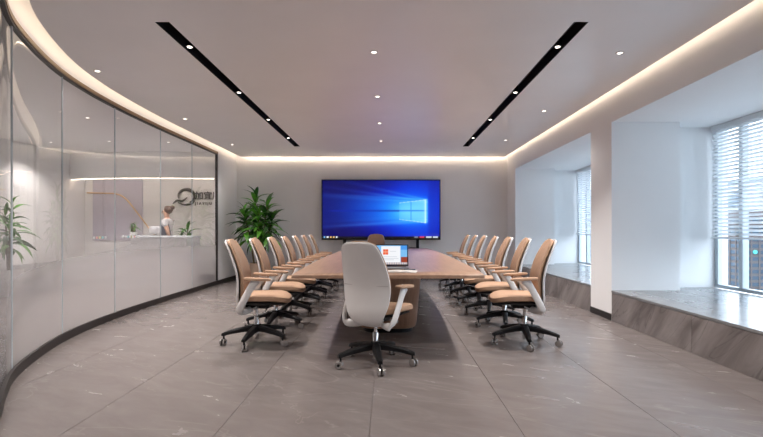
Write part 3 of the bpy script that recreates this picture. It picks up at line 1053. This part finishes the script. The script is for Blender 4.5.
def screen_mesh(name, w, h, nu, nv, fn, m):
    """flat picture in the xz plane facing -y, origin at its bottom middle"""
    verts = [(-w / 2 + w * i / nu, 0, h * j / nv) for j in range(nv + 1) for i in range(nu + 1)]
    faces = [(j * (nu + 1) + i, j * (nu + 1) + i + 1, (j + 1) * (nu + 1) + i + 1, (j + 1) * (nu + 1) + i) for j in range(nv) for i in range(nu)]
    me = bpy.data.meshes.new(name)
    me.from_pydata(verts, [], faces)
    at = me.color_attributes.new('picture', 'FLOAT_COLOR', 'POINT')
    buf = []
    for j in range(nv + 1):
        for i in range(nu + 1):
            buf += list(lin3(fn(i / nu, 1 - j / nv)))
    at.data.foreach_set('color', buf)
    me.materials.append(m)
    return me


link('picture', screen_mesh('picture', 2 * hw - 2 * bz - 0.002, TVZ1 - TVZ0 - bz - 0.047, 240, 122, wallpaper, picture_mat('lit_display', 0.85)),
     tv, (0, -0.028, TVZ0 + 0.046))
for s in (-0.86, 0.86):
    box('leg', M['black_metal'], tv, s - 0.035, s + 0.035, 0.031, 0.07, 0.03, 1.2, 0.004, smooth=False)
    box('foot', M['black_metal'], tv, s - 0.04, s + 0.04, -0.12, 0.11, 0.001, 0.03, 0.006, smooth=False)
box('cross_bar', M['black_metal'], tv, -0.82, 0.82, 0.04, 0.06, 0.70, 0.74, 0.004, smooth=False)

# ------------------------------------------------------------------ conference table
TZ, TY0, TY1 = 0.745, 4.23, 10.4
TXC = 0.0
tb = thing('conference_table', 'long boat-shaped oak conference table with solid oak pedestals', 'table', (TXC, (TY0 + TY1) / 2, 0))
cy = (TY0 + TY1) / 2
hl = (TY1 - TY0) / 2


def half_w(y):
    return 0.945 - 0.067 * (y / hl) ** 2


side = [(half_w(-hl + 2 * hl * k / 28), -hl + 2 * hl * k / 28) for k in range(29)]


def rounded_outline(inset):
    c = 0.025
    pts = []
    for sgn in (1,):
        pass
    right = [(w - inset, y) for w, y in side if -hl + c < y < hl - c]
    right = [(side[0][0] - inset - c, -hl + inset), (side[0][0] - inset - 0.006, -hl + inset + 0.008)] + right + \
            [(side[-1][0] - inset - 0.006, hl - inset - 0.008), (side[-1][0] - inset - c, hl - inset)]
    return right + [(-x, y) for x, y in right[::-1]]


bm = bmesh.new()
add_prism(bm, rounded_outline(0.0), TZ - 0.028, TZ - 0.003)
for f in list(bm.faces): pass
a = rounded_outline(0.0); b = rounded_outline(0.003)
bm2 = bmesh.new()
lo = [bm2.verts.new((x, y, TZ - 0.032)) for x, y in a]
mid = [bm2.verts.new((x, y, TZ - 0.003)) for x, y in a]
hi = [bm2.verts.new((x, y, TZ)) for x, y in b]
bm2.faces.new(lo[::-1]); bm2.faces.new(hi)
n = len(a)
for i in range(n):
    j = (i + 1) % n
    bm2.faces.new((lo[i], lo[j], mid[j], mid[i])); bm2.faces.new((mid[i], mid[j], hi[j], hi[i]))
bm.free()
obj('tabletop', bm2, M['oak_top'], tb)
for s in (-0.62, 0.62):
    box('under_beam', M['black_metal'], tb, s - 0.03, s + 0.03, -hl + 0.25, hl - 0.25, TZ - 0.075, TZ - 0.033, 0.004, smooth=False)
for s in (-hl + 0.5, 0.0, hl - 0.5):
    box('cross_beam', M['black_metal'], tb, -0.589, 0.589, s - 0.03, s + 0.03, TZ - 0.075, TZ - 0.033, 0.004, smooth=False)


def superellipse(rx, ry, n=48, e=5.0):
    out = []
    for k in range(n):
        a = 2 * PI * k / n
        ca, sa = math.cos(a), math.sin(a)
        out.append((rx * math.copysign(abs(ca) ** (2 / e), ca), ry * math.copysign(abs(sa) ** (2 / e), sa)))
    return out


for y0, y1 in ((5.2, 6.7), (8.1, 9.6)):
    pcy = (y0 + y1) / 2 - cy
    ry = (y1 - y0) / 2
    bm = bmesh.new()
    rings = []
    for z, k in ((0.045, 0.325), (0.050, 0.335), (0.09, 0.345), (0.3, 0.362), (0.5, 0.380), (TZ - 0.076, 0.398)):
        rings.append([bm.verts.new((x, y, z)) for x, y in superellipse(k, ry - 0.02 + (k - 0.36))])
    for p, q in zip(rings, rings[1:]):
        for k in range(len(p)):
            bm.faces.new((p[k], p[(k + 1) % len(p)], q[(k + 1) % len(p)], q[k]))
    bm.faces.new(rings[0][::-1]); bm.faces.new(rings[-1])
    pd = obj('pedestal', bm, M['oak_ped'], tb, loc=(0, pcy, 0))
    bm = bmesh.new()
    add_prism(bm, superellipse(0.30, ry - 0.06), 0.001, 0.0445)
    obj('plinth', bm, M['black'], pd)


# ------------------------------------------------------------------ office chairs
def chair_meshes():
    D = {}
    # shell: curls from under the seat up the back
    rows = spline([(0.02, 0.385, 0.075, 0.0), (-0.06, 0.348, 0.10, 0.004), (-0.135, 0.372, 0.135, 0.012), (-0.172, 0.45, 0.180, 0.024), (-0.170, 0.56, 0.215, 0.034),
                   (-0.172, 0.68, 0.226, 0.036), (-0.205, 0.82, 0.214, 0.032), (-0.255, 0.95, 0.186, 0.026), (-0.278, 1.005, 0.164, 0.022),
                   (-0.288, 1.028, 0.142, 0.018), (-0.293, 1.041, 0.110, 0.014), (-0.296, 1.047, 0.06, 0.008)], 3)
    bm = bmesh.new(); add_sheet(bm, [(y - 0.004, z, w * 1.0, c) for y, z, w, c in rows], 0.026); D['back_shell'] = mesh_of('back_shell', bm, M['shell'])
    # cushion on the front of the back
    rows = spline([(-0.138, 0.50, 0.165, 0.02), (-0.136, 0.56, 0.192, 0.03), (-0.136, 0.68, 0.206, 0.034), (-0.168, 0.82, 0.196, 0.03), (-0.220, 0.95, 0.170, 0.024),
                   (-0.246, 1.005, 0.150, 0.02), (-0.258, 1.028, 0.128, 0.016), (-0.264, 1.041, 0.092, 0.012), (-0.268, 1.046, 0.05, 0.006)], 3)
    bm = bmesh.new(); add_sheet(bm, rows, 0.044); D['backrest'] = mesh_of('backrest', bm, M['tan'])
    # seam across the shell
    bm = bmesh.new()
    add_tube(bm, [(0.222 * u, -0.176 - 0.0128 + 0.036 * u * u * 0.96 - (0.0 if abs(u) < 0.9 else -0.002), 0.694) for u in [-0.97 + 1.94 * k / 14 for k in range(15)]], 0.0022, 6)
    D['seam'] = mesh_of('seam', bm, M['seam'])
    # seat
    bm = bmesh.new()
    rings = []
    for z, k in ((0.445, 0.93), (0.452, 0.985), (0.470, 1.0), (0.492, 0.985), (0.505, 0.90), (0.509, 0.6), (0.508, 0.2)):
        ring = []
        for x, y in superellipse(0.235 * k, 0.25 * k, 40, 3.6):
            yy = y + 0.095
            front = clamp((yy - 0.15) / 0.2)
            ring.append(bm.verts.new((x * (1 + 0.05 * (yy - 0.1) / 0.25), yy, z - 0.03 * front * front + 0.012 * (x / 0.235) ** 2)))
        rings.append(ring)
    for p, q in zip(rings, rings[1:]):
        for k in range(40): bm.faces.new((p[k], p[(k + 1) % 40], q[(k + 1) % 40], q[k]))
    bm.faces.new(rings[0][::-1]); bm.faces.new(rings[-1])
    D['seat'] = mesh_of('seat', bm, M['tan'])
    bm = bmesh.new()
    rings = []
    for z, k in ((0.405, 0.55), (0.412, 0.72), (0.430, 0.90), (0.444, 0.93)):
        ring = []
        for x, y in superellipse(0.235 * k, 0.25 * k, 32, 3.6):
            yy = y + 0.095
            front = clamp((yy - 0.15) / 0.2)
            ring.append(bm.verts.new((x, yy, z - 0.03 * front * front)))
        rings.append(ring)
    for p, q in zip(rings, rings[1:]):
        for k in range(32): bm.faces.new((p[k], p[(k + 1) % 32], q[(k + 1) % 32], q[k]))
    bm.faces.new(rings[0][::-1]); bm.faces.new(rings[-1])
    D['seat_pan'] = mesh_of('seat_pan', bm, M['black'])
    bm = bmesh.new()
    add_box(bm, -0.075, 0.075, -0.10, 0.13, 0.362, 0.404, 0.012)
    D['tilt_mechanism'] = mesh_of('tilt_mechanism', bm, M['black'])
    bm = bmesh.new()
    add_tube(bm, [(0.07, 0.03, 0.385), (0.17, 0.03, 0.385), (0.20, 0.02, 0.378)], [0.006, 0.006, 0.016], 8)
    D['lever'] = mesh_of('lever', bm, M['grey_metal'])
    for s, nm in ((1, 'r'), (-1, 'l')):
        bm = bmesh.new()
        pth = spline([(s * 0.258, 0.045, 0.668), (s * 0.260, 0.0, 0.618), (s * 0.257, -0.055, 0.52), (s * 0.248, -0.105, 0.425), (s * 0.225, -0.125, 0.372), (s * 0.16, -0.10, 0.352),
                      (s * 0.06, -0.04, 0.362)], 4)
        rad = [0.044 - 0.010 * min(1, i / 5) for i in range(len(pth))]
        add_tube(bm, pth, rad, 12, side=(s, 0, 0.25), flat=0.42)
        D['arm_' + nm] = mesh_of('arm', bm, M['shell'], angle=60)
        bm = bmesh.new()
        rings = []
        for z, k in ((0.664, 0.86), (0.668, 0.97), (0.680, 1.0), (0.688, 0.93), (0.691, 0.6)):
            rings.append([bm.verts.new((s * 0.258 + x, 0.05 + y, z - 0.008 * (y / 0.13))) for x, y in superellipse(0.042 * k, 0.13 * k, 28, 3.2)])
        for p, q in zip(rings, rings[1:]):
            for k in range(28): bm.faces.new((p[k], p[(k + 1) % 28], q[(k + 1) % 28], q[k]))
        bm.faces.new(rings[0][::-1]); bm.faces.new(rings[-1])
        D['pad_' + nm] = mesh_of('arm_pad', bm, M['tan'])
    bm = bmesh.new()
    add_lathe(bm, [(0.014, 0.25), (0.014, 0.365)], 14)
    D['gas_rod'] = mesh_of('gas_rod', bm, M['chrome'])
    bm = bmesh.new()
    add_lathe(bm, [(0.018, 0.045), (0.021, 0.05), (0.021, 0.13), (0.026, 0.132), (0.026, 0.272), (0.022, 0.278)], 18)
    D['gas_cylinder'] = mesh_of('gas_cylinder', bm, M['chrome'])
    bm = bmesh.new()
    add_lathe(bm, [(0.040, 0.128), (0.050, 0.135), (0.050, 0.185), (0.040, 0.198), (0.028, 0.20)], 20)
    D['hub'] = mesh_of('hub', bm, M['black'])
    # one leg of the star foot, along +x
    bm = bmesh.new()
    secs = [(0.035, 0.190, 0.034, 0.058), (0.12, 0.178, 0.031, 0.050), (0.24, 0.152, 0.026, 0.040), (0.315, 0.130, 0.022, 0.034), (0.340, 0.118, 0.018, 0.026)]
    rings = []
    for x, zt, w, hgt in secs:
        rings.append([bm.verts.new((x, y, z)) for y, z in ((-w, zt - hgt), (-w, zt - 0.012), (-w * 0.6, zt), (w * 0.6, zt), (w, zt - 0.012), (w, zt - hgt))])
    for p, q in zip(rings, rings[1:]):
        for k in range(6): bm.faces.new((p[k], p[(k + 1) % 6], q[(k + 1) % 6], q[k]))
    bm.faces.new(rings[0][::-1]); bm.faces.new(rings[-1])
    D['base_leg'] = mesh_of('base_leg', bm, M['black'])
    # caster: black hood and stem, two chrome wheels; origin on the floor under the stem
    bm = bmesh.new()
    add_lathe(bm, [(0.009, 0.05), (0.009, 0.102)], 10)
    add_box(bm, -0.006, 0.03, -0.006, 0.006, 0.022, 0.062, 0.002)
    add_lathe(bm, [(0.012, -0.026), (0.012, 0.026)], 10, (0.014, 0, 0.033), 'y')
    D['caster'] = mesh_of('caster', bm, M['black'])
    bm = bmesh.new()
    add_lathe(bm, [(0.022, -0.010), (0.030, -0.009), (0.0335, -0.005), (0.0335, 0.005), (0.030, 0.009), (0.022, 0.010), (0.018, 0.0075), (0.007, 0.0075)], 22, (0, 0, 0), 'y')
    D['wheel'] = mesh_of('wheel', bm, M['wheel'])
    return D


CH = chair_meshes()


def chair(label, x, y, rz, base_rot, seed, group=None):
    rnd = random.Random(seed)
    t = thing('office_chair', label, 'chair', (x, y, 0), rz, group)
    shell = link('back_shell', CH['back_shell'], t)
    link('seam', CH['seam'], shell)
    link('backrest', CH['backrest'], t)
    link('seat', CH['seat'], t)
    link('seat_pan', CH['seat_pan'], t)
    link('tilt_mechanism', CH['tilt_mechanism'], t)
    link('lever', CH['lever'], t)
    for s in 'lr':
        a = link('armrest', CH['arm_' + s], t)
        link('arm_pad', CH['pad_' + s], a)
    link('gas_rod', CH['gas_rod'], t)
    link('gas_cylinder', CH['gas_cylinder'], t)
    link('hub', CH['hub'], t)
    for k in range(5):
        a = base_rot - rz + 2 * PI * k / 5
        link('base_leg', CH['base_leg'], t, (0, 0, 0), (0, 0, a))
        c = link('caster', CH['caster'], t, (0.318 * math.cos(a), 0.318 * math.sin(a), 0.0), (0, 0, a + rnd.uniform(-1.4, 1.4)))
        for s in (-0.0165, 0.0165):
            link('wheel', CH['wheel'], c, (0.014, s, 0.0338))
    return t


ORD = ['first', 'second', 'third', 'fourth', 'fifth', 'sixth', 'seventh']
R_ = math.radians
for i in range(7):
    rnd = random.Random(40 + i)
    y = 4.77 + 0.815 * i
    chair('tan office chair on the window side of the table, %s from screen wall' % ORD[6 - i], 1.385, y,
          R_(84 + (0 if i == 0 else rnd.uniform(-2, 2))), R_(190 + (0 if i == 0 else rnd.uniform(-6, 6))), i, 'chairs on the window side of the table')
    y = 4.765 + 0.818 * i
    chair('tan office chair on the glass partition side of table, %s from screen wall' % ORD[6 - i], -1.33, y,
          R_(-84 + (0 if i == 0 else rnd.uniform(-2, 2))), R_(192 + (0 if i == 0 else rnd.uniform(-6, 6))), 20 + i, 'chairs on the partition side of the table')
chair('tan office chair with pale shell, turned aside at the laptop end of table', -0.107, 4.03, R_(-30), R_(206), 60)
chair('tan office chair at the table end in front of the big screen', -0.27, 10.46, R_(180), R_(200), 61)

# ------------------------------------------------------------------ laptop, notebook and pen
lp = thing('laptop', 'open silver laptop with a lit document on its screen, on the table', 'laptop', (0.03, 5.06, TZ + 0.0005))
box('base', M['grey_metal'], lp, -0.19, 0.19, -0.25, 0.0, 0.0, 0.014, 0.004)
box('keyboard', M['black'], lp, -0.16, 0.16, -0.13, -0.02, 0.0141, 0.0155, 0.0005)
lid = thing('lid', '', '', (0, 0.002, 0.012))
for k in ('label', 'category'): del lid[k]
bpy.data.objects.remove(lid)
tilt = R_(-14)
lid = box('lid', M['black_metal'], lp, -0.19, 0.19, 0.0, 0.006, 0.0, 0.238, 0.003)
lid.location = (0, 0.0, 0.016); lid.rotation_euler = (tilt, 0, 0)


def document(u, v):
    c = (120, 185, 235)
    if v > 0.66 and u < 0.2: c = (235, 205, 60)
    if v > 0.60 and u > 0.8: c = (150, 62, 40)
    if u > 0.80 and v < 0.22: c = (70, 150, 230)
    if 0.20 < u < 0.80 and v > 0.03: c = (238, 240, 244)
    if 0.26 < u < 0.42 and 0.20 < v < 0.50:
        c = (232, 90, 50)
        if abs(u - 0.34) < 0.01 or abs(v - 0.35) < 0.02: c = (240, 170, 140)
    for k, (a, b) in enumerate(((0.48, 0.66), (0.26, 0.7), (0.26, 0.74), (0.26, 0.6))):
        if a < u < b and abs(v - (0.30, 0.60, 0.68, 0.76)[k]) < 0.012: c = (190, 195, 205)
    if v > 0.90: c = (215, 200, 195) if not (abs((u * 14) % 1 - 0.5) < 0.2) else (150, 150, 170)
    return c


link('display', screen_mesh('display', 0.355, 0.208, 70, 42, document, picture_mat('laptop_display', 0.8)), lid, (0, -0.0036, 0.018))
nb = thing('notebook', 'open white notebook lying on the table in front of the laptop', 'notebook', (0.13, 4.56, TZ + 0.0005), R_(-8))
for s in (-1, 1):
    bm = bmesh.new()
    rows = 8
    top = []
    for k in range(rows + 1):
        f = k / rows
        z = 0.006 + 0.007 * math.sin(PI * min(1, f * 1.25 + 0.05))
        top.append([bm.verts.new((s * 0.148 * f, yy, z * (1 - 0.4 * f))) for yy in (-0.105, 0.105)])
    bot = [[bm.verts.new((s * 0.148 * k / rows, yy, 0.0)) for yy in (-0.105, 0.105)] for k in range(rows + 1)]
    for k in range(rows):
        bm.faces.new((top[k][0], top[k + 1][0], top[k + 1][1], top[k][1]))
        bm.faces.new((bot[k][0], bot[k][1], bot[k + 1][1], bot[k + 1][0]))
        for e in (0, 1): bm.faces.new((top[k][e], bot[k][e], bot[k + 1][e], top[k + 1][e]))
    bm.faces.new((top[-1][0], bot[-1][0], bot[-1][1], top[-1][1]))
    obj('page_block', bm, M['paper'], nb)
pen = thing('pen', 'dark pen lying across the open notebook', 'pen', (0.22, 4.62, TZ + 0.0135), R_(-12))
bm = bmesh.new(); add_tube(bm, [(-0.065, 0, 0.005), (0.05, 0, 0.005)], 0.005, 10); obj('barrel', bm, M['folder'], pen)
bm = bmesh.new(); add_tube(bm, [(0.0505, 0, 0.005), (0.066, 0, 0.005)], [0.0048, 0.001], 10); obj('tip', bm, M['chrome'], pen)
bm = bmesh.new(); add_box(bm, -0.063, -0.025, -0.0015, 0.0015, 0.0105, 0.012); obj('clip', bm, M['chrome'], pen)


# ------------------------------------------------------------------ the city outside
def building(label, x0, x1, y0, y1, z0, z1, body, band, pitch, frac=0.5, vert=0):
    t = thing('office_tower', label, 'building', ((x0 + x1) / 2, (y0 + y1) / 2, z0))
    hx, hy, h = (x1 - x0) / 2, (y1 - y0) / 2, z1 - z0
    box('walls', body, t, -hx, hx, -hy, hy, 0, h, smooth=False)
    bm = bmesh.new()
    z = h - pitch
    while z > 4:
        add_box(bm, -hx - 0.3, hx + 0.3, -hy - 0.3, hy + 0.3, z, z + pitch * frac)
        z -= pitch
    o = obj('floor_bands', bm, band, t, smooth=False); o['kind'] = 'stuff'
    if vert:
        bm = bmesh.new()
        n = int(2 * hy / vert)
        for k in range(1, n):
            add_box(bm, -hx - 0.5, -hx - 0.301, -hy + k * vert - 0.3, -hy + k * vert + 0.3, 0, h)
        n = int(2 * hx / vert)
        for k in range(1, n):
            add_box(bm, -hx + k * vert - 0.3, -hx + k * vert + 0.3, -hy - 0.5, -hy - 0.301, 0, h)
        o = obj('piers', bm, body, t, smooth=False); o['kind'] = 'stuff'
    box('roof_plant', body, t, -hx * 0.5, hx * 0.4, -hy * 0.5, hy * 0.5, h + 0.01, h + pitch * 1.2, smooth=False)


B_white = mat('pale_concrete', (0.52, 0.55, 0.58), 0.8)
B_grey = mat('grey_concrete', (0.200, 0.230, 0.260), 0.8)
B_brown = mat('brown_cladding', (0.105, 0.080, 0.075), 0.7)
B_blue = mat('blue_window_glass', (0.035, 0.065, 0.100), 0.25)
B_teal = mat('teal_window_glass', (0.100, 0.150, 0.190), 0.25)
G0 = -70
building('pale tower with blue window bands outside the open bay, next to the mullion', 213, 223.5, 300, 330, G0, 33, B_white, B_teal, 2.9, 0.5)
building('brown and blue glass tower outside the open bay', 172, 212, 228, 262, G0, 8, B_brown, B_blue, 3.1, 0.55, 4)
building('tall pale grey tower rising behind the brown tower', 300, 345, 394, 430, G0, 42, B_grey, B_white, 3.4, 0.5)
building('broad white tower far behind the pale tower with window bands', 330, 352, 470, 500, G0, 22, B_white, B_grey, 3.6, 0.4)
building('white tower outside the bay between the pillar and screen wall', 150, 172, 372, 400, G0, 30, B_white, B_teal, 3.4, 0.45)
building('grey blue tower outside, low beside the white tower', 124, 140, 300, 326, G0, -4, B_grey, B_teal, 3.0, 0.5, 4)
building('grey tower with white bands beyond the window end away from the pillar', 240, 290, 120, 170, G0, 26, B_grey, B_white, 3.3, 0.5)
building('brown tower beyond the window end away from the pillar', 190, 225, 40, 85, G0, 12, B_brown, B_teal, 3.2, 0.5, 4)
building('pale tower standing opposite the far end of the open bay', 210, 250, -60, -10, G0, 34, B_white, B_teal, 3.3, 0.5)
bm = bmesh.new()
add_box(bm, -400, 1400, -900, 1600, G0 - 1, G0)
struct(obj('ground', bm, mat('city_ground', (0.150, 0.165, 0.180), 0.9, vary=0.3, scale=0.03), smooth=False))
# teal lamp sign on the brown tower
bm = bmesh.new()
add_lathe(bm, [(1.0, 0.0), (1.0, 0.5)], 20, (0, 0, 0), 'y')
tag(obj('tower_sign', bm, emit('teal_sign', (0.05, 0.75, 0.80), 1.0), None, loc=(177.5, 226.9, -9.5)), 'round teal lit sign on the brown and blue glass tower', 'sign')
